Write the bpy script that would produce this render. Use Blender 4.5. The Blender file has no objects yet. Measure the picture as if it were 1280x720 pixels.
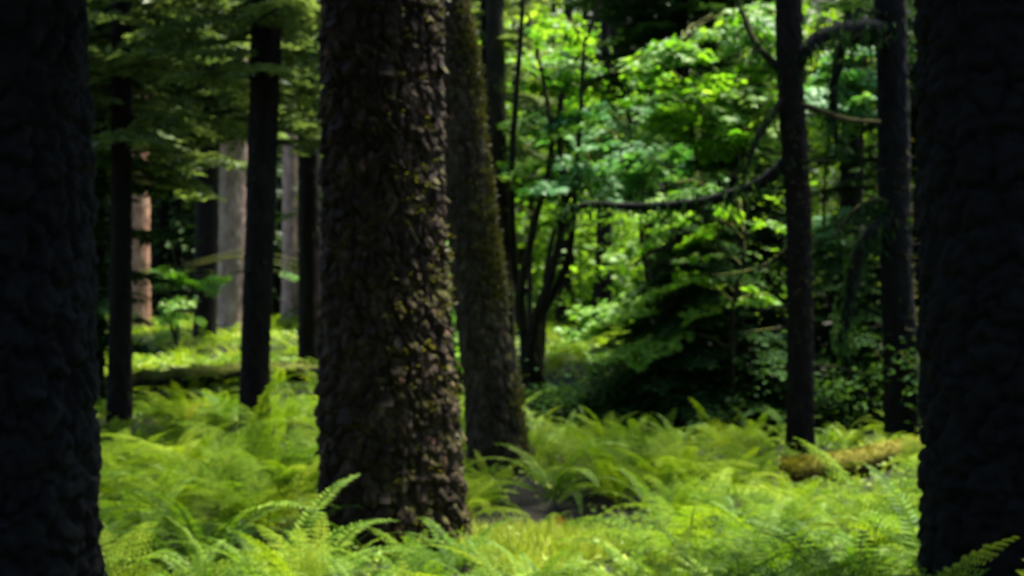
import bpy, math, random
import numpy as np
from mathutils import Vector, Matrix, Euler

random.seed(7)
rng = np.random.default_rng(7)
scene = bpy.context.scene
col = scene.collection

# ------------------------------------------------------------------ camera
CAM_H = 1.6
FPX = 1545.0            # focal length in pixels of the 1280 px wide photograph
HOR = 370.0             # horizon row
cam_d = bpy.data.cameras.new('camera')
cam_d.sensor_width = 36.0
cam_d.lens = 36.0 * FPX / 1280.0
cam_d.clip_end = 1000
cam_d.dof.use_dof = True            # the photograph is softly out of focus throughout
cam_d.dof.focus_distance = 1.6
cam_d.dof.aperture_fstop = 6.5
cam = bpy.data.objects.new('camera', cam_d)
col.objects.link(cam)
cam.location = (0, 0, CAM_H)
cam.rotation_euler = (math.pi / 2 + math.atan2(HOR - 360, FPX), 0, 0)
scene.camera = cam

# ------------------------------------------------------------------ light
SUN_EL, SUN_AZ = math.radians(71), math.radians(48)      # high, behind the trees to the right
world = bpy.data.worlds.new('World')
scene.world = world
world.use_nodes = True
wn = world.node_tree
sky = wn.nodes.new('ShaderNodeTexSky')
sky.sky_type = 'NISHITA'
sky.sun_disc = False
sky.sun_elevation = SUN_EL
sky.sun_rotation = SUN_AZ
bg = wn.nodes['Background']
bg.inputs['Strength'].default_value = 0.065
wn.links.new(sky.outputs[0], bg.inputs['Color'])
sun_d = bpy.data.lights.new('sun', 'SUN')
sun_d.energy = 4.2
sun_d.angle = math.radians(13.0)
sun_d.color = (1.0, 0.95, 0.84)
sun = bpy.data.objects.new('sun', sun_d)
col.objects.link(sun)
sdir = Vector((math.sin(SUN_AZ) * math.cos(SUN_EL), math.cos(SUN_AZ) * math.cos(SUN_EL), math.sin(SUN_EL)))
sun.rotation_euler = sdir.to_track_quat('Z', 'Y').to_euler()
sun.location = sdir * 60
scene.view_settings.view_transform = 'Standard'
scene.view_settings.look = 'None'
scene.view_settings.gamma = 1
scene.view_settings.exposure = 2.45
scene.cycles.max_bounces = 6
scene.cycles.transmission_bounces = 4
scene.cycles.sample_clamp_indirect = 4


# ------------------------------------------------------------------ helpers
def P(px, py, d):
    """photograph pixel + distance from the camera -> point"""
    return np.array([(px - 640.0) / FPX * d, d, CAM_H + (HOR - py) / FPX * d])


def sstep(t):
    t = np.clip(t, 0, 1)
    return t * t * (3 - 2 * t)


def hash3(ix, iy, iz, s=0):
    h = (ix.astype(np.int64) * 374761393 + iy.astype(np.int64) * 668265263 + iz.astype(np.int64) * 2147483647 + s * 974711) & 0xffffffff
    h = ((h ^ (h >> 13)) * 1274126177) & 0xffffffff
    h = ((h ^ (h >> 16)) * 2246822519) & 0xffffffff
    return ((h ^ (h >> 15)) & 0xffffff) / float(0xffffff)


def vnoise(x, y, z, s=0):
    x, y, z = np.broadcast_arrays(np.asarray(x, float), np.asarray(y, float), np.asarray(z, float))
    ix, iy, iz = np.floor(x), np.floor(y), np.floor(z)
    fx, fy, fz = sstep(x - ix), sstep(y - iy), sstep(z - iz)
    r = 0
    for a in (0, 1):
        for b in (0, 1):
            for c in (0, 1):
                w = (fx if a else 1 - fx) * (fy if b else 1 - fy) * (fz if c else 1 - fz)
                r = r + w * hash3(ix + a, iy + b, iz + c, s)
    return r * 2 - 1


def fbm(x, y, z, o=3, s=0):
    r, a = 0, 1.0
    for k in range(o):
        r = r + a * vnoise(x * 2 ** k, y * 2 ** k, z * 2 ** k, s + k)
        a *= 0.5
    return r


def cells(u, v, nu, dv, s=0):
    """voronoi, periodic in u (0..1, nu cells round); returns F2-F1, id, local v offset"""
    gu, gv = u * nu, v / dv
    iu, iv = np.floor(gu), np.floor(gv)
    f1 = np.full(u.shape, 9.0); f2 = np.full(u.shape, 9.0)
    idv = np.zeros(u.shape); loc = np.zeros(u.shape)
    for a in (-1, 0, 1):
        for b in (-1, 0, 1):
            cu, cv = iu + a, iv + b
            wu = np.mod(cu, nu)
            pu = cu + 0.1 + 0.8 * hash3(wu, cv, wu * 0, s + 11)
            pv = cv + 0.1 + 0.8 * hash3(wu, cv, wu * 0, s + 12)
            dd = np.hypot(gu - pu, gv - pv)
            idn = hash3(wu, cv, wu * 0, s + 13)
            m = dd < f1
            f2 = np.where(m, f1, np.minimum(f2, dd))
            idv = np.where(m, idn, idv)
            loc = np.where(m, gv - pv, loc)
            f1 = np.where(m, dd, f1)
    return f2 - f1, idv, loc


def ground_h(x, y):
    x = np.asarray(x, float); y = np.asarray(y, float)
    h = 0.75 * sstep((y - 13) / 22)
    h = h + 0.06 * vnoise(x * 0.55, y * 0.55, 0, 3) + 0.03 * vnoise(x * 1.7, y * 1.7, 0, 4)
    h = h + 0.30 * np.exp(-((x - 4.5) ** 2 + (y - 11.3) ** 2) / 1.4)
    h = h - 0.10 * np.exp(-((x - 0.32) ** 2 + (y - 9.2) ** 2) / 0.12)
    h = h + 34 * np.clip((y - 62) / 70, 0, 3) ** 1.25
    return h


def gh(x, y):
    return float(ground_h(x, y))


class Geo:
    def __init__(s):
        s.v, s.f3, s.f4, s.n = [], [], [], 0

    def add(s, v, f3=None, f4=None):
        v = np.asarray(v, float).reshape(-1, 3)
        if f3 is not None and len(f3): s.f3.append(np.asarray(f3, int).reshape(-1, 3) + s.n)
        if f4 is not None and len(f4): s.f4.append(np.asarray(f4, int).reshape(-1, 4) + s.n)
        s.v.append(v); s.n += len(v)
        return s

    def add_geo(s, g, M=None):
        v = g.verts()
        if M is not None: v = v @ M[:3, :3].T + M[:3, 3]
        f3, f4 = g.faces()
        return s.add(v, f3, f4)

    def verts(s): return np.concatenate(s.v) if s.v else np.zeros((0, 3))

    def faces(s):
        return (np.concatenate(s.f3) if s.f3 else np.zeros((0, 3), int)), (np.concatenate(s.f4) if s.f4 else np.zeros((0, 4), int))

    def mesh(s, name, mat, smooth=True):
        v = s.verts(); f3, f4 = s.faces()
        me = bpy.data.meshes.new(name)
        me.vertices.add(len(v)); me.vertices.foreach_set('co', v.ravel())
        loops = np.concatenate([f3.ravel(), f4.ravel()]).astype(np.int32)
        starts = np.concatenate([np.arange(len(f3)) * 3, len(f3) * 3 + np.arange(len(f4)) * 4]).astype(np.int32)
        me.loops.add(len(loops)); me.loops.foreach_set('vertex_index', loops)
        me.polygons.add(len(starts)); me.polygons.foreach_set('loop_start', starts)
        me.polygons.foreach_set('use_smooth', np.full(len(starts), smooth, dtype=bool))
        me.update(calc_edges=True); me.validate()
        for m in (mat if isinstance(mat, (list, tuple)) else [mat]):
            me.materials.append(m)
        return me


def link(name, me, parent=None, M=None):
    o = bpy.data.objects.new(name, me)
    col.objects.link(o)
    if parent is not None: o.parent = parent
    if M is not None: o.matrix_local = Matrix([list(r) for r in M])
    return o


def tag(o, label, cat, group=None):
    o['label'] = label; o['category'] = cat
    if group: o['group'] = group
    return o


def empty(name, loc, label, cat, group=None):
    o = bpy.data.objects.new(name, None)
    o.empty_display_size = 0.2
    col.objects.link(o); o.location = tuple(map(float, loc))
    return tag(o, label, cat, group)


def frame(o, y, up=(0, 0, 1), sx=1, sy=None, sz=None):
    """4x4 with local +Y along y, local +Z near up"""
    y = np.asarray(y, float); y = y / np.linalg.norm(y)
    x = np.cross(y, up); x = x / max(1e-6, np.linalg.norm(x))
    z = np.cross(x, y)
    M = np.eye(4)
    M[:3, 0] = x * sx; M[:3, 1] = y * (sy or sx); M[:3, 2] = z * (sz or sx); M[:3, 3] = o
    return M


def tube(g, pts, rad, sides=7, wob=0.0, cap=True):
    pts = np.asarray(pts, float); n = len(pts)
    rad = np.broadcast_to(np.asarray(rad, float), (n,))
    t = np.gradient(pts, axis=0); t /= np.linalg.norm(t, axis=1)[:, None] + 1e-9
    ref = np.array([0, 1.0, 0]) if abs(t[0][2]) > 0.7 else np.array([0, 0, 1.0])
    a = np.cross(t, ref); a /= np.linalg.norm(a, axis=1)[:, None] + 1e-9
    b = np.cross(t, a)
    th = np.arange(sides) / sides * 2 * math.pi
    r = rad[:, None] * (1 + wob * (rng.random((n, sides)) - 0.5) * 2)
    v = pts[:, None] + r[..., None] * (np.cos(th)[None, :, None] * a[:, None] + np.sin(th)[None, :, None] * b[:, None])
    i = np.arange(n - 1)[:, None] * sides; j = np.arange(sides)[None]; k = (j + 1) % sides
    q = np.stack([i + j, i + k, i + sides + k, i + sides + j], -1).reshape(-1, 4)
    v = np.concatenate([v.reshape(-1, 3), pts[[0, -1]]])
    f3 = []
    for m in range(sides):
        f3.append((n * sides, (m + 1) % sides, m))
        f3.append((n * sides + 1, (n - 1) * sides + m, (n - 1) * sides + (m + 1) % sides))
    g.add(v, f3 if cap else None, q)
    return g


def curve(ctrl, n):
    """smooth polyline through control points (Catmull-Rom)"""
    c = np.asarray(ctrl, float)
    c = np.concatenate([[2 * c[0] - c[1]], c, [2 * c[-1] - c[-2]]])
    u = np.linspace(0, len(c) - 3 - 1e-6, n); i = u.astype(int); t = (u - i)[:, None]
    p0, p1, p2, p3 = c[i], c[i + 1], c[i + 2], c[i + 3]
    return 0.5 * (2 * p1 + (p2 - p0) * t + (2 * p0 - 5 * p1 + 4 * p2 - p3) * t ** 2 + (3 * p1 - p0 - 3 * p2 + p3) * t ** 3)


# ------------------------------------------------------------------ materials
def new_mat(name):
    m = bpy.data.materials.new(name); m.use_nodes = True
    nt = m.node_tree; nt.nodes.clear()
    out = nt.nodes.new('ShaderNodeOutputMaterial')
    return m, nt, out


def ramp(nt, fac, stops):
    r = nt.nodes.new('ShaderNodeValToRGB')
    while len(r.color_ramp.elements) < len(stops): r.color_ramp.elements.new(0.5)
    for e, (p, c) in zip(r.color_ramp.elements, stops):
        e.position = p; e.color = (*c, 1)
    nt.links.new(fac, r.inputs[0])
    return r.outputs[0]


def leaf_mat(name, cols, trans=0.45, rough=0.5, patch=1.2, spec=0.25):
    """per-leaf colour variation, thin-leaf translucency"""
    m, nt, out = new_mat(name)
    geo = nt.nodes.new('ShaderNodeNewGeometry')
    noi = nt.nodes.new('ShaderNodeTexNoise'); noi.inputs['Scale'].default_value = patch; noi.inputs['Detail'].default_value = 2
    nt.links.new(geo.outputs['Position'], noi.inputs['Vector'])
    mix = nt.nodes.new('ShaderNodeMath'); mix.operation = 'MULTIPLY_ADD'
    nt.links.new(geo.outputs['Random Per Island'], mix.inputs[0]); mix.inputs[1].default_value = 0.5
    sc = nt.nodes.new('ShaderNodeMath'); sc.operation = 'MULTIPLY_ADD'
    nt.links.new(noi.outputs['Fac'], sc.inputs[0]); sc.inputs[1].default_value = 1.6; sc.inputs[2].default_value = -0.55
    nt.links.new(sc.outputs[0], mix.inputs[2])
    n = len(cols)
    c = ramp(nt, mix.outputs[0], [(0.05 + 0.9 * i / (n - 1), k) for i, k in enumerate(cols)])
    bs = nt.nodes.new('ShaderNodeBsdfPrincipled')
    nt.links.new(c, bs.inputs['Base Color'])
    bs.inputs['Roughness'].default_value = rough
    bs.inputs['Specular IOR Level'].default_value = spec
    tr = nt.nodes.new('ShaderNodeBsdfTranslucent')
    hs = nt.nodes.new('ShaderNodeMixRGB'); hs.blend_type = 'MULTIPLY'; hs.inputs[0].default_value = 1
    hs.inputs[2].default_value = (1.25, 1.3, 0.45, 1)
    nt.links.new(c, hs.inputs[1]); nt.links.new(hs.outputs[0], tr.inputs['Color'])
    ms = nt.nodes.new('ShaderNodeMixShader'); ms.inputs[0].default_value = trans
    nt.links.new(bs.outputs[0], ms.inputs[1]); nt.links.new(tr.outputs[0], ms.inputs[2])
    nt.links.new(ms.outputs[0], out.inputs['Surface'])
    return m


def bark_mat(name, dark, mid, light, moss=0.5, moss_col=((0.045, 0.06, 0.008), (0.12, 0.13, 0.015)), scale=9.0, fleck=True):
    m, nt, out = new_mat(name)
    tc = nt.nodes.new('ShaderNodeTexCoord'); geo = nt.nodes.new('ShaderNodeNewGeometry')
    mp = nt.nodes.new('ShaderNodeMapping'); mp.inputs['Scale'].default_value = (1, 1, 0.45)
    nt.links.new(tc.outputs['Object'], mp.inputs['Vector'])
    n1 = nt.nodes.new('ShaderNodeTexNoise'); n1.inputs['Scale'].default_value = scale; n1.inputs['Detail'].default_value = 6; n1.inputs['Roughness'].default_value = 0.7
    nt.links.new(mp.outputs[0], n1.inputs['Vector'])
    base = ramp(nt, n1.outputs['Fac'], [(0.3, dark), (0.55, mid), (0.75, light)])
    n2 = nt.nodes.new('ShaderNodeTexNoise'); n2.inputs['Scale'].default_value = 3.4; n2.inputs['Detail'].default_value = 5; n2.inputs['Roughness'].default_value = 0.65
    nt.links.new(tc.outputs['Object'], n2.inputs['Vector'])
    # moss grows on ledges and on the side turned to the clearing
    sx = nt.nodes.new('ShaderNodeSeparateXYZ'); nt.links.new(geo.outputs['Normal'], sx.inputs[0])
    a = nt.nodes.new('ShaderNodeMath'); a.operation = 'MULTIPLY_ADD'
    nt.links.new(sx.outputs['Z'], a.inputs[0]); a.inputs[1].default_value = 0.45; nt.links.new(n2.outputs['Fac'], a.inputs[2])
    b = nt.nodes.new('ShaderNodeMath'); b.operation = 'MULTIPLY_ADD'
    nt.links.new(sx.outputs['X'], b.inputs[0]); b.inputs[1].default_value = 0.16; nt.links.new(a.outputs[0], b.inputs[2])
    fac = nt.nodes.new('ShaderNodeMapRange')
    fac.inputs['From Min'].default_value = 0.78 - 0.35 * moss; fac.inputs['From Max'].default_value = 0.98 - 0.35 * moss
    nt.links.new(b.outputs[0], fac.inputs['Value'])
    n3 = nt.nodes.new('ShaderNodeTexNoise'); n3.inputs['Scale'].default_value = 40; n3.inputs['Detail'].default_value = 3
    nt.links.new(tc.outputs['Object'], n3.inputs['Vector'])
    mc = ramp(nt, n3.outputs['Fac'], [(0.3, moss_col[0]), (0.7, moss_col[1])])
    mx = nt.nodes.new('ShaderNodeMixRGB')
    nt.links.new(fac.outputs[0], mx.inputs[0]); nt.links.new(base, mx.inputs[1]); nt.links.new(mc, mx.inputs[2])
    colr = mx.outputs[0]
    if fleck:      # pinkish inner bark where scales have dropped
        v = nt.nodes.new('ShaderNodeTexNoise'); v.inputs['Scale'].default_value = 11; v.inputs['Detail'].default_value = 2
        mp2 = nt.nodes.new('ShaderNodeMapping'); mp2.inputs['Location'].default_value = (4, 1, 7)
        nt.links.new(tc.outputs['Object'], mp2.inputs['Vector']); nt.links.new(mp2.outputs[0], v.inputs['Vector'])
        vr = nt.nodes.new('ShaderNodeMapRange'); vr.inputs['From Min'].default_value = 0.68; vr.inputs['From Max'].default_value = 0.74
        nt.links.new(v.outputs['Fac'], vr.inputs['Value'])
        m2 = nt.nodes.new('ShaderNodeMixRGB'); m2.inputs[2].default_value = (0.16, 0.075, 0.055, 1)
        nt.links.new(vr.outputs[0], m2.inputs[0]); nt.links.new(colr, m2.inputs[1]); colr = m2.outputs[0]
    bs = nt.nodes.new('ShaderNodeBsdfPrincipled'); bs.inputs['Roughness'].default_value = 0.9; bs.inputs['Specular IOR Level'].default_value = 0.15
    nt.links.new(colr, bs.inputs['Base Color'])
    bp = nt.nodes.new('ShaderNodeBump'); bp.inputs['Strength'].default_value = 0.6; bp.inputs['Distance'].default_value = 0.02
    nt.links.new(n1.outputs['Fac'], bp.inputs['Height']); nt.links.new(bp.outputs[0], bs.inputs['Normal'])
    nt.links.new(bs.outputs[0], out.inputs['Surface'])
    return m


M_BARK = bark_mat('scaly_dark_bark', (0.005, 0.004, 0.003), (0.032, 0.021, 0.015), (0.125, 0.082, 0.06), moss=0.04, moss_col=((0.035, 0.034, 0.008), (0.09, 0.082, 0.018)))
M_BARK_MOSSY = bark_mat('mossy_bark', (0.010, 0.008, 0.005), (0.036, 0.028, 0.017), (0.09, 0.07, 0.042), moss=0.2, moss_col=((0.04, 0.04, 0.008), (0.11, 0.10, 0.016)))
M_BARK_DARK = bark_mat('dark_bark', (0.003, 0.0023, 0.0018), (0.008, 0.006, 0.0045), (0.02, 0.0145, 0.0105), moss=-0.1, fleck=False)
M_BARK_SHADE = bark_mat('shade_blackened_bark', (0.003, 0.003, 0.003), (0.006, 0.006, 0.006), (0.011, 0.011, 0.010), moss=-0.6, fleck=False)  # near-black: deep shade is put into the bark colour
M_SCALE = bark_mat('bark_scale', (0.008, 0.006, 0.005), (0.024, 0.018, 0.014), (0.065, 0.048, 0.036), moss=-0.3, moss_col=((0.06, 0.055, 0.012), (0.14, 0.12, 0.02)))
M_BARK_PALE = bark_mat('pale_pinkish_bark', (0.10, 0.065, 0.05), (0.28, 0.20, 0.165), (0.46, 0.36, 0.31), moss=0.25, scale=5)
M_BARK_ORANGE_LIT = bark_mat('orange_lit_bark', (0.12, 0.06, 0.04), (0.34, 0.19, 0.125), (0.55, 0.38, 0.27), moss=0.15, scale=4)  # orange light falling on the trunk, put into its bark colour
M_STEM = bark_mat('mossy_stem', (0.007, 0.006, 0.004), (0.018, 0.015, 0.009), (0.04, 0.033, 0.018), moss=0.45, fleck=False)
M_LOG = bark_mat('moss_covered_log', (0.03, 0.018, 0.008), (0.07, 0.04, 0.015), (0.13, 0.075, 0.025), moss=1.0,
                 moss_col=((0.09, 0.085, 0.01), (0.2, 0.18, 0.022)), fleck=False)
M_FERN = leaf_mat('fern_frond', [(0.022, 0.058, 0.006), (0.088, 0.17, 0.010), (0.18, 0.26, 0.014), (0.285, 0.34, 0.028)], trans=0.45, spec=0.04)
M_FERN_DEEP = leaf_mat('sword_fern_frond', [(0.024, 0.07, 0.008), (0.078, 0.165, 0.013), (0.15, 0.245, 0.02), (0.24, 0.32, 0.045)], trans=0.38, spec=0.12)
M_FERN_DRY = leaf_mat('yellowing_frond', [(0.22, 0.20, 0.03), (0.33, 0.28, 0.05), (0.42, 0.33, 0.07)], trans=0.35)
M_COVER = leaf_mat('ground_cover_leaf', [(0.05, 0.14, 0.016), (0.14, 0.25, 0.025), (0.25, 0.33, 0.03), (0.34, 0.38, 0.06)], trans=0.3, patch=0.8)
M_MAPLE = leaf_mat('maple_leaf', [(0.035, 0.14, 0.012), (0.08, 0.22, 0.018), (0.15, 0.30, 0.022), (0.22, 0.36, 0.05)], trans=0.5, patch=0.9)
M_MAPLE_COOL = leaf_mat('cool_maple_leaf', [(0.03, 0.12, 0.035), (0.06, 0.20, 0.06), (0.12, 0.28, 0.09), (0.2, 0.36, 0.14)], trans=0.45, patch=0.9, spec=0.2)
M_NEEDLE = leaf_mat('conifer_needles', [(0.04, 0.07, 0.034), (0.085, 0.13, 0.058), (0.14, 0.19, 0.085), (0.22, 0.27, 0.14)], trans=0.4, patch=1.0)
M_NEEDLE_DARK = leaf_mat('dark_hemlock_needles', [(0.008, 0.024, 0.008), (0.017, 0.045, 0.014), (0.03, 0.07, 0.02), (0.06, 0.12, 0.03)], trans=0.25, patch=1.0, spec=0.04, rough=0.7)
M_SALAL = leaf_mat('dark_shrub_leaf', [(0.010, 0.028, 0.010), (0.02, 0.05, 0.015), (0.035, 0.08, 0.02), (0.07, 0.14, 0.03)], trans=0.3, spec=0.03, rough=0.75)
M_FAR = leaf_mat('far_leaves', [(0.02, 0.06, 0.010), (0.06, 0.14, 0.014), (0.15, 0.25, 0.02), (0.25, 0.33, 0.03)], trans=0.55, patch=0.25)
M_LIT = leaf_mat('lit_far_leaves', [(0.045, 0.13, 0.015), (0.09, 0.20, 0.02), (0.15, 0.27, 0.03), (0.22, 0.33, 0.045)], trans=0.55, patch=0.4)  # brighter copy of the far leaves, sunlight put into the colour
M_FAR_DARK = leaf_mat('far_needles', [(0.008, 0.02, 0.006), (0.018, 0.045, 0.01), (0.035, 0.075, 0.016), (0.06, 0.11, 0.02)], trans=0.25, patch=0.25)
M_MOSS = leaf_mat('moss_tuft', [(0.04, 0.042, 0.009), (0.08, 0.078, 0.015), (0.14, 0.125, 0.026)], trans=0.3, patch=3)
M_YMOSS = leaf_mat('yellow_moss', [(0.15, 0.21, 0.02), (0.27, 0.33, 0.04), (0.42, 0.46, 0.09)], trans=0.3, patch=3)

m, nt, out = new_mat('forest_floor')
tc = nt.nodes.new('ShaderNodeTexCoord')
n1 = nt.nodes.new('ShaderNodeTexNoise'); n1.inputs['Scale'].default_value = 1.3; n1.inputs['Detail'].default_value = 8; n1.inputs['Roughness'].default_value = 0.7
nt.links.new(tc.outputs['Object'], n1.inputs['Vector'])
n2 = nt.nodes.new('ShaderNodeTexNoise'); n2.inputs['Scale'].default_value = 30; n2.inputs['Detail'].default_value = 4
nt.links.new(tc.outputs['Object'], n2.inputs['Vector'])
c1 = ramp(nt, n1.outputs['Fac'], [(0.35, (0.006, 0.005, 0.003)), (0.52, (0.014, 0.012, 0.006)), (0.66, (0.018, 0.026, 0.007))])
c2 = ramp(nt, n2.outputs['Fac'], [(0.3, (0.4, 0.4, 0.4)), (0.7, (1.4, 1.3, 1.2))])
mx = nt.nodes.new('ShaderNodeMixRGB'); mx.blend_type = 'MULTIPLY'; mx.inputs[0].default_value = 1
nt.links.new(c1, mx.inputs[1]); nt.links.new(c2, mx.inputs[2])
bs = nt.nodes.new('ShaderNodeBsdfPrincipled'); bs.inputs['Roughness'].default_value = 1
nt.links.new(mx.outputs[0], bs.inputs['Base Color'])
bp = nt.nodes.new('ShaderNodeBump'); bp.inputs['Distance'].default_value = 0.05; nt.links.new(n2.outputs['Fac'], bp.inputs['Height'])
nt.links.new(bp.outputs[0], bs.inputs['Normal'])
nt.links.new(bs.outputs[0], out.inputs['Surface'])
M_SOIL = m

m, nt, out = new_mat('dead_leaf_orange')
bs = nt.nodes.new('ShaderNodeBsdfPrincipled'); bs.inputs['Base Color'].default_value = (0.42, 0.13, 0.03, 1); bs.inputs['Roughness'].default_value = 0.7
n1 = nt.nodes.new('ShaderNodeTexNoise'); n1.inputs['Scale'].default_value = 30
nt.links.new(ramp(nt, n1.outputs['Fac'], [(0.3, (0.3, 0.08, 0.02)), (0.7, (0.5, 0.19, 0.05))]), bs.inputs['Base Color'])
nt.links.new(bs.outputs[0], out.inputs['Surface'])
M_DEAD = m

# ------------------------------------------------------------------ terrain
ys = np.concatenate([np.linspace(-30, 3, 20), np.linspace(3.2, 16, 90), np.linspace(16.4, 45, 70), np.linspace(46, 230, 70)])
xs = np.concatenate([np.linspace(-150, -22, 24), np.linspace(-21, -6.3, 40), np.linspace(-6, 6, 90), np.linspace(6.3, 21, 40), np.linspace(22, 150, 24)])
X, Y = np.meshgrid(xs, ys)
V = np.stack([X, Y, ground_h(X, Y)], -1).reshape(-1, 3)
ny, nx = X.shape
i = (np.arange(ny - 1)[:, None] * nx + np.arange(nx - 1)[None])
g = Geo().add(V, None, np.stack([i, i + 1, i + nx + 1, i + nx], -1).reshape(-1, 4))
ground = link('ground', g.mesh('ground', M_SOIL))
ground['kind'] = 'structure'


# ------------------------------------------------------------------ trunks
def trunk_geo(path, radii, seg, rings, nu=14, dv=0.22, plate=0.025, fine=0.010, flare=0.35, flare_h=0.5, lobes=5, seed=0, z0=None, top_dense=None):
    """closed bark-plated trunk along a path; radius lookup by arc parameter"""
    path = np.asarray(path, float)
    seglen = np.linalg.norm(np.diff(path, axis=0), axis=1)
    s = np.concatenate([[0], np.cumsum(seglen)]); S = s[-1]
    if top_dense:           # close rings where the camera sees the trunk, wide ones above
        sv = np.concatenate([np.linspace(0, top_dense, rings), np.linspace(top_dense, S, 26)[1:]])
    else:
        sv = np.linspace(0, S, rings)
    c = np.stack([np.interp(sv, s, path[:, k]) for k in range(3)], -1)
    R = np.interp(sv, s, radii)
    th = np.arange(seg) / seg * 2 * math.pi
    T, SV = np.meshgrid(th, sv)
    RR = np.repeat(R[:, None], seg, 1)
    k = np.exp(-SV / flare_h)
    ph = seed * 1.7
    RR = RR * (1 + flare * k * (0.75 + 0.5 * np.cos(lobes * T + ph) + 0.25 * np.cos((lobes - 2) * T + 2 * ph)))
    RR = RR * (1 + 0.05 * fbm(np.cos(T) * 1.3, np.sin(T) * 1.3, SV * 0.9, 2, seed))
    wu = 0.018 * fbm(np.cos(T) * 5, np.sin(T) * 5, SV * 6, 2, seed + 5)
    u = np.mod(T / (2 * math.pi) + wu, 1.0)
    vv = SV + 0.05 * fbm(np.cos(T) * 6, np.sin(T) * 6, SV * 7, 2, seed + 6)
    e, idv, loc = cells(u, vv, nu, dv, seed)
    e2, id2, loc2 = cells(u, vv, nu * 2 + 1, dv * 0.42, seed + 40)
    d = plate * (sstep(e / 0.28) - 0.75) * (0.5 + idv) + plate * 0.55 * (sstep(e2 / 0.3) - 0.6) * (0.4 + id2)
    d = d + plate * 0.55 * np.clip(-loc, -0.5, 0.5) * sstep(e / 0.2) + plate * 0.5 * np.clip(-loc2, -0.5, 0.5)
    d = d + fine * fbm(np.cos(T) * R.mean() * 26, np.sin(T) * R.mean() * 26, SV * 20, 2, seed + 9)
    RR = RR + d
    dirx, diry = np.cos(T), np.sin(T)
    v = np.stack([c[:, 0][:, None] + RR * dirx, c[:, 1][:, None] + RR * diry, np.repeat(c[:, 2][:, None], seg, 1)], -1)
    n = len(sv)
    i = np.arange(n - 1)[:, None] * seg; j = np.arange(seg)[None]; kk = (j + 1) % seg
    q = np.stack([i + j, i + kk, i + seg + kk, i + seg + j], -1).reshape(-1, 4)
    g = Geo().add(np.concatenate([v.reshape(-1, 3), c[[0, -1]]]), [t for m_ in range(seg) for t in ((n * seg, (m_ + 1) % seg, m_), (n * seg + 1, (n - 1) * seg + m_, (n - 1) * seg + (m_ + 1) % seg))], q)
    return g, v


def rhombs(pos, dirs, nrm, L, W):
    """leaf blades: two triangles folded along the midrib"""
    n = len(pos)
    L = np.broadcast_to(L, (n,))[:, None]; W = np.broadcast_to(W, (n,))[:, None]
    dirs = dirs / (np.linalg.norm(dirs, axis=1)[:, None] + 1e-9)
    side = np.cross(dirs, nrm); side /= np.linalg.norm(side, axis=1)[:, None] + 1e-9
    up = np.cross(side, dirs)
    a = pos; b = pos + dirs * L * 0.45 + side * W + up * W * 0.3; c = pos + dirs * L; d = pos + dirs * L * 0.45 - side * W + up * W * 0.3
    v = np.stack([a, b, c, d], 1).reshape(-1, 3)
    i = np.arange(n)[:, None] * 4
    f = np.concatenate([i + [0, 1, 2], i + [0, 2, 3]])
    return v, f


def rdir(n, zbias=0.0, zs=1.0):
    d = rng.normal(size=(n, 3)); d[:, 2] = d[:, 2] * zs + zbias
    return d / np.linalg.norm(d, axis=1)[:, None]


# ------------------------------------------------------------------ conifer boughs
def bough_geo(L=1.8, droop=0.35, twigs=22, leaf=0.13, width=0.55, fill=7, hang=0.25):
    """flat drooping conifer bough growing along +Y from the origin"""
    g = Geo(); w = Geo()
    t = np.linspace(0, 1, 10)
    path = np.stack([0.06 * L * np.sin(t * 4 + rng.random() * 6), L * t, L * (0.10 * t - droop * t ** 2)], -1)
    tube(w, path, np.linspace(0.016, 0.004, 10) * L ** 0.5, 5)
    pos, dr, nm = [], [], []
    for k in range(twigs):
        tk = 0.12 + 0.88 * (k + rng.random()) / twigs
        p = np.array([np.interp(tk, t, path[:, m_]) for m_ in range(3)])
        ln = width * L * (1.1 - tk) ** 0.7 * (0.5 + 0.6 * rng.random())
        sgn = 1 if k % 2 else -1
        dv_ = np.array([sgn * (0.8 + 0.2 * rng.random()), 0.55 + 0.4 * rng.random(), -hang * (0.4 + rng.random())]); dv_ /= np.linalg.norm(dv_)
        nn = max(3, int(fill * ln / (width * L) * 1.6))
        uu = (np.arange(nn) + 0.5 * rng.random(nn)) / nn
        pp = p + dv_ * (uu * ln)[:, None] + np.array([0, 0, -0.18 * ln]) * (uu ** 2)[:, None]
        for s2 in (-1, 1):
            sd = np.array([-dv_[1], dv_[0], 0]) * s2
            d_ = dv_ * 0.7 + sd * 0.7 + rng.normal(size=(nn, 3)) * 0.2
            pos.append(pp); dr.append(d_); nm.append(np.array([0, 0, 1.0]) + rng.normal(size=(nn, 3)) * 0.3)
        pos.append(pp[-1:]); dr.append(dv_[None] + 0.0); nm.append(np.array([[0, 0, 1.0]]))
    pos = np.concatenate(pos); dr = np.concatenate(dr); nm = np.concatenate(nm)
    s = leaf * (0.6 + 0.8 * rng.random(len(pos)))
    v, f = rhombs(pos, dr, nm, s, s * 0.24)
    g.add(v, f)
    return g, w


BOUGHS, BOUGHS_DARK = [], []
for k in range(5):
    gg, ww = bough_geo(L=1.0, droop=0.22 + 0.1 * rng.random(), twigs=26, leaf=0.095, width=0.5, fill=8)
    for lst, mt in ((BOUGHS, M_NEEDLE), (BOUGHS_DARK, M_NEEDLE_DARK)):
        a = Geo().add_geo(gg).add_geo(ww)
        me = a.mesh('bough', [mt, M_STEM], smooth=False)
        f3, f4 = a.faces()
        # the first faces are needles, the twig's caps and sides follow
        nl = len(gg.faces()[0])
        mi = np.zeros(len(f3) + len(f4), dtype=np.int32); mi[nl:] = 1
        me.polygons.foreach_set('material_index', mi)
        lst.append(me)


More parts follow.
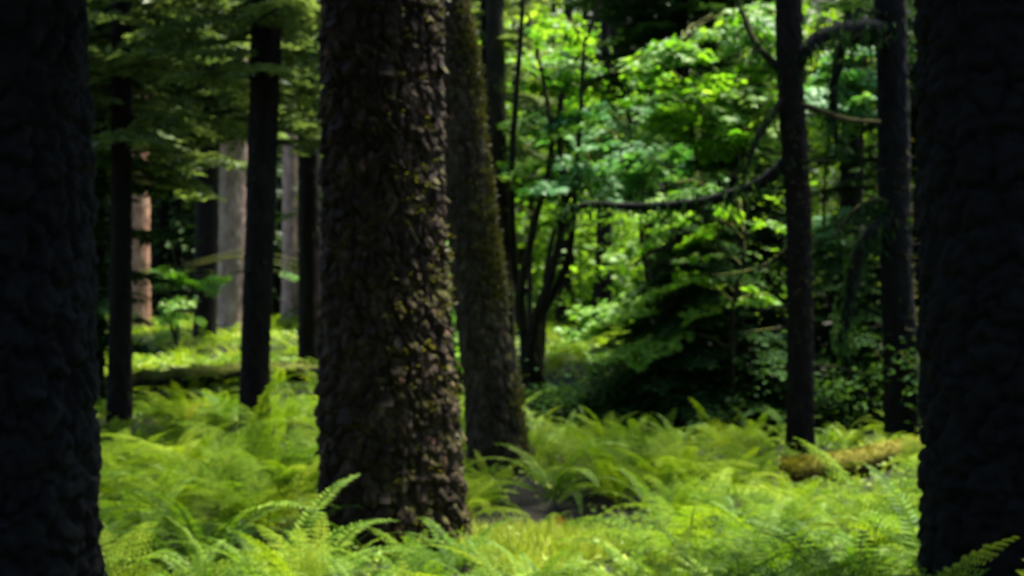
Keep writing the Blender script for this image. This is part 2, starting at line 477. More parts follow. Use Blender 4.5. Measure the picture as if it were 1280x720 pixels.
# overhead crown of a tall conifer, unit: metres from crown base, shared
def crown_geo(H=9, R=2.3, nb=24, leaf=0.45):
    g = Geo()
    for k in range(nb):
        z = H * (k + rng.random()) / nb
        r = R * (1 - z / H) ** 0.8 * (0.7 + 0.5 * rng.random()) + 0.3
        a = rng.random() * 2 * math.pi
        n = int(26 * r / R) + 6
        u = np.sqrt(rng.random(n)); off = (rng.random(n) - 0.5) * 0.9 * r * (1.1 - u)
        d = np.array([math.cos(a), math.sin(a), 0]); sd = np.array([-d[1], d[0], 0])
        pos = d * (u * r)[:, None] + sd * off[:, None] + np.array([0, 0, 1]) * (z - 0.25 * r * u ** 2)[:, None]
        v, f = rhombs(pos, d + sd * np.sign(off)[:, None] * 0.6 + rng.normal(size=(n, 3)) * 0.25, np.array([0, 0, 1]) + rng.normal(size=(n, 3)) * 0.3, leaf * (0.6 + 0.7 * rng.random(n)), leaf * 0.2)
        g.add(v, f)
    return g


CROWN = crown_geo().mesh('crown', M_NEEDLE_DARK, smooth=False)


def px_path(pts, d, top=None):
    """trunk path from photograph pixels at one distance, base first; foot sunk a little in the ground"""
    p = [P(x, y, d) for x, y in pts]
    b = p[0].copy(); zg = gh(b[0], b[1]); b[2] = zg - 0.12
    p[0] = b
    if top:
        dirv = p[-1] - p[-2]; dirv = dirv / dirv[2]
        p.append(p[-1] + dirv * (top - p[-1][2]))
    return np.array(p)


def tree(name, label, cat_path, radii, mat, seg=60, rings=120, crown=None, group=None, dense=None, **kw):
    base = cat_path[0].copy(); base[2] = gh(base[0], base[1])
    t = empty(name, base, label, 'tree', group)
    g, v = trunk_geo(cat_path - base, radii, seg, rings, top_dense=dense, **kw)
    tr = link('trunk', g.mesh('trunk', mat), t)
    if crown:
        top = cat_path[-1] - base
        z0, sc_, rz = crown
        u = (z0 - cat_path[-2][2]) / (cat_path[-1][2] - cat_path[-2][2])
        c = (cat_path[-2] * (1 - u) + cat_path[-1] * u) - base
        M = np.eye(4); M[:3, :3] = np.array([[math.cos(rz), -math.sin(rz), 0], [math.sin(rz), math.cos(rz), 0], [0, 0, 1]]) * sc_
        M[:3, 3] = c
        link('crown', CROWN, t, M)
    return t, tr, g, v


def moss_on(t, v, n, size, side=0.6, seed=0, zmax=4.2, name='moss_tuft'):
    """moss tufts sitting on a trunk's bark, thicker on the side (+X) that faces the clearing"""
    rings_, seg_ = v.shape[:2]
    c = v.mean(1, keepdims=True)
    flat = v.reshape(-1, 3); nr = (v - c).reshape(-1, 3); nr[:, 2] = 0; nr /= np.linalg.norm(nr, axis=1)[:, None] + 1e-9
    w = np.clip(0.25 + nr[:, 0] * side - nr[:, 1] * 0.35, 0.02, None) * (flat[:, 2] < zmax)
    w = w * np.clip(0.5 + 1.2 * fbm(flat[:, 0] * 3, flat[:, 1] * 3, flat[:, 2] * 1.6, 2, seed + 77), 0.0, None)
    idx = rng.choice(len(flat), n, p=w / w.sum())
    g = Geo()
    m_ = 5
    pos = np.repeat(flat[idx], m_, 0) + rng.normal(size=(n * m_, 3)) * size * 0.5
    d = np.repeat(nr[idx], m_, 0) * 0.7 + rng.normal(size=(n * m_, 3)) * 0.5 + np.array([0, 0, 0.15])
    vv, f = rhombs(pos, d, rdir(n * m_), size * (0.6 + 0.8 * rng.random(n * m_)), size * 0.3)
    g.add(vv, f)
    o = link(name, g.mesh(name, M_MOSS, smooth=False), t)
    o['kind'] = 'stuff'
    return o


# the big scaly trunk in front
D1 = 8.0
big_path = px_path([(497, 680), (490, 560), (480, 330), (476, 0)], D1, top=21)
big, _, _, bv = tree('spruce_tree', 'massive dark scaly trunk with mossy flecks rising from the ferns', big_path,
                     [0.455, 0.435, 0.39, 0.375, 0.12], M_BARK, seg=300, rings=470, dense=4.6, nu=22, dv=0.22, plate=0.032, fine=0.016,
                     flare=0.19, flare_h=0.42, seed=1, crown=(10.5, 1.0, 0.3))
moss_on(big, bv, 420, 0.03, side=2.4, seed=1)
# loose curled bark scales standing off the trunk
scale_meshes = []
for k in range(3):
    w_, h_ = 0.035 + 0.012 * k, 0.06 + 0.012 * k
    u = np.linspace(-1, 1, 4)
    vv = []
    for r_ in range(3):
        for q in u:
            vv.append((q * w_ * (1 - 0.25 * abs(r_ - 1)), 0.012 * r_ * r_ * 0.9 - 0.010 * q * q + 0.004 * rng.random(), -h_ * r_ / 2 + 0.01 * rng.random()))
    vv = np.array(vv); back = vv - np.array([0, 0.007, 0])
    ff = [(r_ * 4 + q, r_ * 4 + q + 1, r_ * 4 + q + 5, r_ * 4 + q + 4) for r_ in range(2) for q in range(3)]
    ff2 = [(a + 12, d + 12, c + 12, b + 12) for a, b, c, d in ff]
    rim = [(0, 1), (1, 2), (2, 3), (3, 7), (7, 11), (11, 10), (10, 9), (9, 8), (8, 4), (4, 0)]
    ff3 = [(a, a + 12, b + 12, b) for a, b in rim]
    scale_meshes.append(Geo().add(np.concatenate([vv, back]), None, ff + ff2 + ff3).mesh('bark_scale', M_SCALE, smooth=False))
cc = bv.mean(1)
for k in range(120):
    ri = int(rng.integers(8, 455)); si = int(rng.integers(0, 300))
    p = bv[ri, si]; n_ = p - cc[ri]; n_[2] = 0; n_ /= np.linalg.norm(n_)
    if n_[1] > 0.25: continue
    M = frame(p + n_ * 0.004, n_, sx=0.5 + 0.6 * rng.random())
    link('bark_scale', scale_meshes[k % 3], big, M)

# leaning mossy trunk right behind it
lean_path = px_path([(625, 590), (614, 480), (590, 300), (572, 120), (558, -10)], 11.0, top=19)
lean, _, _, lv = tree('leaning_tree', 'leaning mossy trunk just behind the massive scaly trunk', lean_path,
                      [0.25, 0.235, 0.215, 0.20, 0.195, 0.08], M_BARK_MOSSY, seg=150, rings=260, dense=5.2, nu=12, dv=0.17, plate=0.020, fine=0.010,
                      flare=0.22, flare_h=0.3, seed=2, crown=(9.5, 0.8, 1.4))
moss_on(lean, lv, 1900, 0.035, side=3.2, seed=2, zmax=5)

# dark trunks on the left
t, _, _, v_ = slender_set = tree('dark_tree', 'straight dark slender trunk standing before the bright fern bank', px_path([(317, 560), (320, 420), (328, 200), (334, -10)], 13.6, top=18),
                   [0.165, 0.155, 0.165, 0.16, 0.06], M_BARK_DARK, seg=70, rings=170, dense=5.5, nu=9, dv=0.15, plate=0.012, fine=0.006, flare=0.2, flare_h=0.25, seed=3, crown=(8.5, 0.8, 2.2))
t, _, _, v_ = thin_set = tree('dark_tree', 'thin dark trunk with an orange-lit pale trunk close behind', px_path([(150, 545), (150, 420), (152, 200), (150, -10)], 15.0, top=17),
                   [0.145, 0.135, 0.12, 0.115, 0.05], M_BARK_DARK, seg=60, rings=150, dense=6, nu=8, dv=0.15, plate=0.010, fine=0.006, flare=0.2, flare_h=0.25, seed=4, crown=(8.5, 0.7, 3.0))
# dark trunks on the right
t, _, _, v_ = tree('dark_tree', 'slim dark trunk with bare mossy side branches beside the maple sprays', px_path([(1000, 575), (1000, 420), (998, 260), (988, 100), (986, -10)], 12.6, top=18),
                   [0.14, 0.13, 0.125, 0.13, 0.13, 0.05], M_BARK_DARK, seg=70, rings=180, dense=5.2, nu=8, dv=0.14, plate=0.011, fine=0.006, flare=0.2, flare_h=0.25, seed=5, crown=(10, 0.8, 4.0))
slim = t; slim_v = v_
moss_on(t, v_, 110, 0.025, side=0.3, seed=5)
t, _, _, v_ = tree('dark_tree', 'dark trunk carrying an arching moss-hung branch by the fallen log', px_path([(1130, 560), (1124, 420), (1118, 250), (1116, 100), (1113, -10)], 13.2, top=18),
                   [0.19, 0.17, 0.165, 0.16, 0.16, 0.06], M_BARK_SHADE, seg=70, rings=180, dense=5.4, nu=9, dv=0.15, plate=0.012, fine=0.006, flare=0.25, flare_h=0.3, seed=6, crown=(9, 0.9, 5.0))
arch = t; arch_v = v_
moss_on(t, v_, 110, 0.025, side=0.8, seed=6)
# two added trunks, invented to darken both side edges of the view
t, _, _, v_ = tree('added_old_tree', 'added broad blackish trunk in deep shade, thin dark trunk beyond it', px_path([(24, 800), (22, 500), (16, 200), (8, -20)], 5.3, top=20),
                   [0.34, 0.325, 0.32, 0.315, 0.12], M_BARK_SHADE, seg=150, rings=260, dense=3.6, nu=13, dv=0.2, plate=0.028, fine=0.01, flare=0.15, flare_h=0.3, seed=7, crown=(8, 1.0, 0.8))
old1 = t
t, _, _, v_ = tree('added_old_tree', 'added broad blackish trunk in deep shade at the end of the fallen log', px_path([(1262, 800), (1258, 500), (1254, 200), (1252, -20)], 5.6, top=20),
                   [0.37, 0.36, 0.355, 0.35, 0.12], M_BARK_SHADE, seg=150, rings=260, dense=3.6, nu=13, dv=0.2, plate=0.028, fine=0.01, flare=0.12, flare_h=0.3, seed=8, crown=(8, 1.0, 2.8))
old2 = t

# pale trunks further back on the left
for lab, pts, d, rad, mat in (
        ('pale trunk with orange light painted in its bark, beyond the thin dark trunk', [(172, 425), (173, 300), (172, 190), (168, -10)], 30, 0.27, M_BARK_ORANGE_LIT),
        ('pale pinkish-grey trunk rising from the fern bank', [(292, 418), (292, 300), (292, 120), (290, -10)], 29, 0.33, M_BARK_PALE),
        ('short-looking pale trunk glimpsed between two dark trunks', [(362, 412), (362, 360), (362, 200), (362, -10)], 36, 0.22, M_BARK_PALE),
        ('dark trunk half hidden behind the massive scaly trunk', [(388, 440), (387, 330), (386, 200), (385, -10)], 21, 0.19, M_BARK_DARK),
        ('dim mossy trunk seen past the leaning trunk', [(632, 470), (628, 330), (622, 180), (618, -10)], 19, 0.15, M_STEM),
        ('dark upper trunk above the bright maple leaves', [(838, 440), (824, 300), (797, 150), (768, -10)], 27, 0.30, M_BARK_DARK),
        ('twin dark trunk above the bright maple leaves', [(850, 440), (842, 300), (824, 150), (796, -10)], 29, 0.22, M_BARK_DARK),
        ('dark trunk deep behind the slim branched trunk', [(905, 450), (908, 300), (912, 150), (915, -10)], 24, 0.22, M_BARK_DARK),
        ('dark trunk beyond the arching moss-hung branch', [(1062, 450), (1064, 300), (1066, 150), (1068, -10)], 22, 0.2, M_BARK_DARK)):
    tree('background_tree', lab, px_path(pts, d, top=24), [rad * 1.1, rad, rad * .93, rad * .9, 0.08], mat, seg=40, rings=110, dense=12, nu=8, dv=0.25, plate=0.02, fine=0.01,
         flare=0.2, flare_h=0.4, seed=int(pts[0][0]), crown=(16, 0.42, rng.random() * 6))


# ------------------------------------------------------------------ bare mossy branches
def branch(parent, ctrl_px, d, r0, r1, n=22, mat=M_STEM, name='branch', tufts=0):
    if np.ndim(d) == 0: d = [d] * len(ctrl_px)
    ctrl = np.array([P(x, y, dd) for (x, y), dd in zip(ctrl_px, d)]) - np.array(parent.location)
    p = curve(ctrl, n)
    g = tube(Geo(), p, np.linspace(r0, r1, n), 8, 0.15)
    o = link(name, g.mesh(name, mat), parent)
    if tufts:
        k = rng.integers(0, n, tufts)
        pos = p[k] + rng.normal(size=(tufts, 3)) * r0 * 0.9
        dr = rng.normal(size=(tufts, 3)) * 0.4 + np.array([0, 0, -1.0])
        v, f = rhombs(pos, dr, rdir(tufts), 0.06 + 0.12 * rng.random(tufts), 0.014)
        s_ = link('hanging_moss', Geo().add(v, f).mesh('hanging_moss', M_NEEDLE_DARK, smooth=False), o)
        s_['kind'] = 'stuff'
    return o


branch(slim, [(992, 195), (955, 226), (905, 246), (850, 256), (790, 258), (735, 256), (700, 268)], [12.6, 12.7, 12.9, 13.1, 13.2, 13.2, 13.2], 0.07, 0.03, n=40, mat=M_BARK_SHADE, tufts=420)
branch(slim, [(995, 128), (1030, 140), (1065, 150), (1100, 152)], [12.55, 12.5, 12.6, 12.8], 0.035, 0.018, mat=M_BARK_MOSSY)
branch(slim, [(986, 95), (950, 60), (930, 20), (915, -30)], [12.6, 12.7, 12.9, 13], 0.05, 0.02, tufts=120)
branch(slim, [(988, 100), (1010, 60), (1045, 38), (1085, 32), (1116, 40)], [12.6, 12.5, 12.6, 12.9, 13.2], 0.075, 0.08, mat=M_BARK_SHADE, tufts=420)
branch(slim, [(990, 110), (960, 150), (940, 190), (925, 240)], [12.6, 12.5, 12.5, 12.6], 0.045, 0.012, tufts=120)
branch(slim, [(1000, 300), (960, 330), (930, 340), (890, 345)], [12.6, 12.7, 12.9, 13], 0.03, 0.008, tufts=60)
branch(arch, [(1118, 52), (1060, 50), (1046, 90), (1042, 140), (1048, 180)], [13.2, 13.0, 13.0, 13.0, 13], 0.075, 0.03, mat=M_BARK_SHADE, tufts=400)
branch(arch, [(1122, 270), (1090, 290), (1070, 330), (1058, 400), (1050, 430)], [13.2, 13.0, 13.0, 13.0, 13], 0.08, 0.05, mat=M_BARK_SHADE, tufts=500)
branch(arch, [(1122, 262), (1095, 250), (1070, 262), (1040, 300)], [13.2, 13.0, 12.9, 12.9], 0.04, 0.012, tufts=120)
branch(arch, [(1128, 425), (1160, 428), (1210, 440)], [13.2, 13.0, 12.9], 0.04, 0.02, mat=M_BARK_MOSSY)


# dead branch stubs on the slim trunks
for t_, d_, r_ in ((slender_set[0], slender_set[3], 0), (thin_set[0], thin_set[3], 0), (slim, slim_v, 0), (arch, arch_v, 0)):
    for k in range(13):
        ri = int(rng.integers(25, 165)); si = int(rng.integers(0, d_.shape[1])); p0 = d_[ri].mean(0); n_ = d_[ri, si] - p0; n_[2] = 0; n_ /= np.linalg.norm(n_)
        L_ = 0.15 + 0.5 * rng.random() ** 2
        c_ = np.array([p0, p0 + n_ * (0.12 + 0.4 * L_) + [0, 0, -0.02], p0 + n_ * (0.12 + L_) + np.array([0, 0, -0.12 * L_]) + rng.normal(size=3) * 0.04])
        link('dead_branch', tube(Geo(), curve(c_, 8), np.linspace(0.02, 0.006, 8), 6, 0.15).mesh('dead_branch', M_BARK_DARK), t_)


# ------------------------------------------------------------------ boughs hung on a trunk
def hang_boughs(parent, specs, lst):
    """specs: (px, py of tip centre, dist, length, heading px direction)"""
    base = np.array(parent.location)
    for (px, py, d, L, dx, dy) in specs:
        p = P(px, py, d) - base
        y = np.array([dx, dy, -0.12 + 0.2 * rng.normal()])
        M = frame(p, y, sx=L * (0.85 + 0.3 * rng.random()), sy=L, sz=L)
        link('bough', lst[int(rng.integers(len(lst)))], parent, M)


def young_conifer(name, label, px, d, height, spread, lst, nb, z_lo=0.15, group=None, lean=0.0, r=0.05):
    x = (px - 640) / FPX * d
    z = gh(x, d)
    t = empty(name, (x, d, z), label, 'tree', group)
    path = np.array([[0, 0, -0.1], [lean * 0.4, 0, height * 0.5], [lean, 0, height]])
    link('trunk', tube(Geo(), curve(path, 14), np.linspace(r, 0.008, 14), 8, 0.1).mesh('trunk', M_STEM), t)
    for k in range(nb):
        u = z_lo / height + (1 - z_lo / height) * (k + rng.random()) / nb
        a = k * 2.4 + rng.random()
        L = spread * (1 - u) ** 0.75 * (0.75 + 0.45 * rng.random()) + 0.12
        o = np.array([lean * u, 0, u * height])
        M = frame(o, np.array([math.cos(a), math.sin(a), 0.12 * rng.normal() - 0.05]), sx=L)
        link('bough', lst[k % len(lst)], t, M)
    return t


# the slender dark trees carry their lowest boughs just inside the top of the view
for t_, z_a, nb_ in ((slender_set[0], 3.8, 36), (thin_set[0], 3.3, 40)):
    for k in range(nb_):
        z_ = z_a + 3.2 * (k + rng.random()) / nb_; a = k * 2.4 + rng.random(); L_ = 0.9 + 0.8 * rng.random()
        link('bough', BOUGHS[k % 5], t_, frame(np.array([0.04, 0, z_]), np.array([math.cos(a), math.sin(a), 0.05 + 0.1 * rng.normal()]), sx=L_))

# heavy unseen boughs, added to keep the two invented edge trunks shaded
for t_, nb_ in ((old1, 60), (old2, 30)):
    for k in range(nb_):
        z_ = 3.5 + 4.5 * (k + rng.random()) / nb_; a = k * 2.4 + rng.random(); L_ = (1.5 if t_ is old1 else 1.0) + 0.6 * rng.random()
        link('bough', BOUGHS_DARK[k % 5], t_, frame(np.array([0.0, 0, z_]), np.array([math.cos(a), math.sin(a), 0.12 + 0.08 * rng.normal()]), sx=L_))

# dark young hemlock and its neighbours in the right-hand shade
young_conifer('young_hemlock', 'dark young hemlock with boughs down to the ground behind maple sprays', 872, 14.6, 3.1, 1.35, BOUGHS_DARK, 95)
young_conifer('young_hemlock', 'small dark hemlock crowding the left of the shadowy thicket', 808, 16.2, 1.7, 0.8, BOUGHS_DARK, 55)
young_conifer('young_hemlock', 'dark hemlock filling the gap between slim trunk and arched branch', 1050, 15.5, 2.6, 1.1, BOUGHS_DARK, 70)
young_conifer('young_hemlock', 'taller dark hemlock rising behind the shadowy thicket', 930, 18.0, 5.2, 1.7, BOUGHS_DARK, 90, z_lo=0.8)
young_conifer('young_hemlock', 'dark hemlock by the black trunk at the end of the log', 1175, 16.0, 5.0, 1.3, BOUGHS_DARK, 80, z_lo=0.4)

# tall conifers on the left whose lower boughs fill the top left
def bough_tree(label, px, d, r, height, z0, z1, nb, L0, lst, mat):
    pts = [(px, HOR + 100), (px + 2, 250), (px, -10)]
    p = px_path(pts, d, top=height)
    t, _, _, _ = tree('tall_conifer', label, p, [r * 1.1, r, r * .9, 0.05], mat, seg=30, rings=80, dense=9, nu=7, dv=0.2, plate=0.012, fine=0.006, flare=0.15, flare_h=0.3, seed=int(px), crown=(z1 + 0.3, 0.38, rng.random() * 6))
    for k in range(nb):
        z = z0 + (z1 - z0) * (k + rng.random()) / nb
        a = k * 2.4 + rng.random()
        L = L0 * (0.6 + 0.6 * rng.random())
        M = frame(np.array([0, 0, z]), np.array([math.cos(a), math.sin(a), 0.1 * rng.normal() + 0.05]), sx=L)
        link('bough', lst[k % len(lst)], t, M)
    return t


bough_tree('tall conifer with drooping boughs hanging across the pale trunks', 256, 27, 0.23, 12, 4.6, 8.0, 34, 2.0, BOUGHS, M_BARK_DARK)
bough_tree('tall conifer with low boughs brushing the slender dark trunk', 326, 18.5, 0.11, 11, 3.7, 6.6, 34, 1.5, BOUGHS, M_BARK_DARK)
bough_tree('tall conifer with pale-tipped boughs high over the thin dark trunk', 118, 18, 0.13, 10.5, 3.2, 6.2, 40, 1.8, BOUGHS, M_BARK_DARK)
bough_tree('tall dark conifer showing past the leaning trunk', 610, 20, 0.13, 11, 2.4, 6.6, 40, 1.1, BOUGHS, M_BARK_DARK)
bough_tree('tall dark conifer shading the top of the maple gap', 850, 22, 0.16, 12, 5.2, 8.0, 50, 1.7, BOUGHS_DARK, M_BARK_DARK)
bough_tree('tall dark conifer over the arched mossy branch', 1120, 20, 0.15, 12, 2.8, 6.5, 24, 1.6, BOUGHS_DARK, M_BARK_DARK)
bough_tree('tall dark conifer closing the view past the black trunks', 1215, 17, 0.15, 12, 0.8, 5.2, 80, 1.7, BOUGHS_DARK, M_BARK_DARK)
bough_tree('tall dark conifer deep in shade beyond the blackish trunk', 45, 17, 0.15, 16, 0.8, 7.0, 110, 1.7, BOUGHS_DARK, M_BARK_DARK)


# ------------------------------------------------------------------ maples
def spray_geo(n=75, leaf=0.12):
    """flat maple spray along +Y, unit length: a twig with lobed leaves held level"""
    g = Geo(); w = Geo()
    t = np.linspace(0, 1, 7)
    path = np.stack([0.05 * np.sin(3 * t), t, 0.06 * t - 0.18 * t ** 2], -1)
    tube(w, path, np.linspace(0.011, 0.003, 7), 4)
    tt = rng.random(n) ** 0.8; sd = np.clip(rng.normal(size=n), -1.5, 1.5) * 0.16 * (0.4 + tt) * (1.25 - tt * 0.6)
    pos = np.stack([sd + np.interp(tt, t, path[:, 0]), 0.05 + tt * 0.95, np.interp(tt, t, path[:, 2]) + 0.035 * rng.normal(size=n) - 0.12 * np.abs(sd)], -1)
    for k in range(n):
        a = math.atan2(sd[k] * 3, 0.7) + rng.normal() * 0.5
        d = np.array([math.sin(a), math.cos(a), -0.25 + 0.2 * rng.normal()])
        M = frame(pos[k], d, np.array([0, 0, 1]) + 0.33 * rng.normal(size=3), sx=leaf * (0.6 + 0.8 * rng.random()))
        lv_ = np.array([(0, 0, 0), (-.42, .1, -.03), (-.25, .38, .03), (-.52, .62, -.06), (-.15, .66, .03), (0, 1.05, -.08), (.15, .66, .03), (.52, .62, -.06), (.25, .38, .03), (.42, .1, -.03)])
        f = [(0, 1, 2), (0, 2, 4), (2, 3, 4), (0, 4, 6), (4, 5, 6), (0, 6, 8), (6, 7, 8), (0, 8, 9)]
        g.add(lv_ @ M[:3, :3].T + M[:3, 3], [(c, b, a_) for a_, b, c in f])
    return g, w


SPRAY, SPRAY_COOL = [], []
for k in range(6):
    gg, ww = spray_geo(60 + 8 * k, 0.125)
    for lst, mt in ((SPRAY, M_MAPLE), (SPRAY_COOL, M_MAPLE_COOL)):
        a = Geo().add_geo(gg).add_geo(ww)
        me = a.mesh('leafy_spray', [mt, M_STEM], smooth=False)
        f3, f4 = a.faces(); mi = np.zeros(len(f3) + len(f4), dtype=np.int32); mi[len(gg.faces()[0]):] = 1
        me.polygons.foreach_set('material_index', mi)
        lst.append(me)


def maple(label, stems, d, sprays, lst, r=0.05, L=1.0, down=0.0):
    """stems: pixel polylines base first; sprays: (px, py, dist, scale, heading) or boxes made by scatter()"""
    b = P(*stems[0][0], d); b[2] = gh(b[0], b[1])
    t = empty('vine_maple', b, label, 'tree')
    paths = []
    for k, st in enumerate(stems):
        c = np.array([P(x, y, d + 0.4 * math.sin(3 * k + j)) if j else np.array([b[0] + 0.12 * k, b[1], b[2] - 0.08]) for j, (x, y) in enumerate(st)])
        p = curve(c, 26); paths.append(p)
        rr = np.linspace(r, r * 0.35, 26)
        link('stem', tube(Geo(), p - b, rr, 9, 0.12).mesh('stem', M_STEM), t)
    allp = np.concatenate(paths)
    tw = Geo()
    for (px, py, dd, sc_, hd) in sprays:
        q = P(px, py, dd)
        y = np.array([math.cos(hd), math.sin(hd), -0.10 + 0.16 * rng.normal() - down])
        tilt = np.array([0.22 * rng.normal(), -0.25 + 0.2 * rng.normal(), 1])
        o = q - y * sc_ * 0.5
        M = frame(o - b, y, tilt, sx=sc_)
        link('leafy_spray', lst[int(rng.integers(len(lst)))], t, M)
        low = allp[allp[:, 2] < max(o[2] + 0.1, allp[:, 2].min() + 0.6)]
        e = low[np.argmin(np.linalg.norm(low - o, axis=1) + 0.4 * np.abs(low[:, 2] - o[2] + 0.5))]
        mid = (e + o) / 2 + np.array([0, 0, 0.12 * np.linalg.norm(e - o)])
        tube(tw, curve([e - b, mid - b, o - b], 6), np.linspace(0.016, 0.008, 6), 4)
    link('twigs', tw.mesh('twigs', M_STEM), t)['kind'] = 'stuff'
    return t


def scatter(x0, x1, y0, y1, d0, d1, n, sc0=0.7, sc1=1.15, hd=None):
    r = []
    for k in range(n):
        h = (math.pi if rng.random() < 0.55 else 0) + 0.9 * rng.normal() if hd is None else hd + 0.5 * rng.normal()
        r.append((x0 + (x1 - x0) * rng.random(), y0 + (y1 - y0) * rng.random(), d0 + (d1 - d0) * rng.random(), sc0 + (sc1 - sc0) * rng.random(), h))
    return r


# multi-stemmed dark maple behind the leaning trunk
maple('many-stemmed dark maple forking low just past the leaning trunk',
      [[(656, 470), (655, 400), (642, 320), (640, 200), (650, 60), (655, -20)], [(656, 470), (664, 420), (690, 340), (706, 250), (700, 130), (740, 30), (760, -40)],
       [(657, 470), (672, 410), (695, 360), (712, 315), (722, 200), (730, 60)], [(656, 470), (650, 390), (668, 280), (690, 180), (672, 60)]],
      18.5, scatter(640, 730, 20, 290, 18, 19.5, 26, 0.6, 0.95), SPRAY, r=0.085)
maple('vine maple with level cool-green sprays in the middle of the clearing', [[(815, 460), (812, 380), (800, 280), (790, 200), (785, 100)], [(816, 460), (820, 360), (800, 270), (745, 215)]],
      19, scatter(690, 900, 175, 250, 17.2, 19.5, 40) + scatter(700, 840, 120, 190, 18, 20, 16), SPRAY_COOL, r=0.05)
maple('vine maple with bright yellow-green leaves under the dark upper trunks', [[(668, 450), (662, 350), (668, 200), (670, 60)], [(669, 450), (690, 300), (750, 180), (800, 80)]],
      23, scatter(635, 740, 60, 240, 22, 24.5, 46, 0.8, 1.3) + scatter(650, 840, 90, 170, 22, 25, 30, 0.8, 1.3), SPRAY, r=0.06)
maple('vine maple spreading bright sprays toward the slim branched trunk', [[(915, 480), (905, 350), (880, 240), (860, 130), (850, 60)], [(916, 480), (925, 340), (930, 220), (925, 110)]],
      16.5, scatter(800, 960, 95, 175, 15.5, 17.5, 34) + scatter(870, 965, 0, 95, 16, 18, 16) + scatter(810, 850, 55, 75, 15.8, 16.6, 5), SPRAY, r=0.05)
low = [(838, 268, 13.9, .75, 2.9), (845, 278, 14, .6, 2.7), (800, 307, 13.9, .75, 3.1), (815, 300, 14, .6, 2.6), (848, 352, 13.8, .75, 2.7), (868, 345, 13.9, .6, .3), (883, 383, 13.8, .55, 3.0), (825, 430, 13.8, .7, 3.4),
       (845, 418, 13.9, .55, 3.6), (772, 445, 13.7, .6, 3.5), (790, 432, 13.8, .5, 3.5), (750, 400, 14.2, .8, 3.5), (775, 390, 14.3, .8, 3.4), (795, 375, 14.1, .7, 3.3), (760, 385, 14.5, .8, 3.3), (740, 412, 14.3, .7, 3.4), (800, 390, 14.0, .6, 3.3),
       (965, 280, 13.6, .55, 0.2), (880, 320, 13.9, .6, 2.9), (950, 365, 13.7, .5, 0.6), (938, 372, 13.7, .5, 2.6), (905, 258, 13.9, .7, 1.0), (875, 290, 14, .7, 2.0), (860, 245, 13.6, .8, 3.1), (835, 250, 13.6, .8, 3.1), (880, 238, 13.6, .6, 3.1)]
maple('low vine maple dangling separate sprays before the dark hemlock', [[(905, 510), (890, 420), (860, 350), (840, 290), (845, 230)], [(906, 510), (915, 400), (930, 320), (925, 250)], [(905, 510), (860, 450), (810, 415), (770, 405)]],
      14.1, low, SPRAY, r=0.035)
maple('small maple with bright sprays between slim trunk and arched branch', [[(1045, 470), (1042, 380), (1030, 290), (1035, 150)], [(1046, 470), (1060, 380), (1075, 250), (1080, 90)]],
      16.5, scatter(1010, 1050, 255, 350, 16, 17, 12, .6, .9) + scatter(1030, 1095, 55, 145, 15.6, 17, 26, .6, .95) + scatter(1010, 1095, 390, 440, 16, 17, 14, .6, .9) + scatter(1140, 1152, 40, 130, 16.5, 17.5, 4, .6, .8), SPRAY_COOL, r=0.04)
maple('young maple lit bright among the pale trunks', [[(218, 440), (222, 400), (222, 350), (215, 310)], [(219, 440), (210, 380), (230, 330)]],
      25, scatter(200, 240, 335, 360, 24, 26, 8, .6, .9) + scatter(205, 240, 370, 415, 24, 26, 7, .6, .9) + scatter(265, 282, 340, 370, 25, 26, 3, .5, .7) + scatter(365, 405, 330, 345, 25, 26, 4, .5, .7), SPRAY, r=0.04)
maple('leafy maple hidden behind the massive trunk, leaves lit at its edge', [[(560, 470), (560, 380), (556, 300), (552, 200)], [(561, 470), (575, 400), (572, 330)]],
      15, scatter(552, 574, 290, 480, 14.5, 15.5, 22, .5, .8), SPRAY, r=0.04)


# ------------------------------------------------------------------ background wood
def leafy_crown(n, rx, rz, leaf, flat=0.35):
    g = Geo()
    k = n // 14
    cen = rng.normal(size=(k, 3)); cen /= np.linalg.norm(cen, axis=1)[:, None]; cen *= (rng.random(k) ** 0.45)[:, None]
    cen = cen * [rx, rx, rz]
    pos = np.repeat(cen, 14, 0) + rng.normal(size=(k * 14, 3)) * np.array([0.45, 0.45, 0.10]) * rx * 0.35
    d = rdir(len(pos), -0.1, 0.4)
    v, f = rhombs(pos, d, np.array([0, 0, 1]) + rng.normal(size=(len(pos), 3)) * flat, leaf * (0.6 + 0.8 * rng.random(len(pos))), leaf * 0.38)
    return g.add(v, f)


CROWN_A = [leafy_crown(1900, 2.3, 3.4, 0.24).mesh('crown', M_FAR, smooth=False) for _ in range(3)]
CROWN_B = []
for _ in range(3):
    g_ = Geo()
    for k in range(80):
        u = (k + rng.random()) / 80; a = k * 2.4; r_ = (1 - u) ** 0.8 * 2.3 * (0.7 + 0.5 * rng.random()) + 0.2; n_ = int(14 + 26 * r_ / 2.3)
        s_ = np.sqrt(rng.random(n_)); off = rng.normal(size=n_) * 0.28 * r_ * (1.1 - s_)
        dd = np.array([math.cos(a), math.sin(a), 0]); sd = np.array([-dd[1], dd[0], 0])
        pos = dd * (s_ * r_)[:, None] + sd * off[:, None] + np.array([0, 0, 1]) * (u * 11 - 0.35 * r_ * s_ ** 2 - 0.4 * np.abs(off))[:, None]
        v, f = rhombs(pos, dd + sd * np.sign(off)[:, None] * .5 + rng.normal(size=(n_, 3)) * 0.25 - [0, 0, .25], np.array([0, 0, 1]) + rng.normal(size=(n_, 3)) * .3, 0.30 * (0.6 + 0.8 * rng.random(n_)), 0.07)
        g_.add(v, f)
    CROWN_B.append(g_.mesh('crown', M_FAR_DARK, smooth=False))
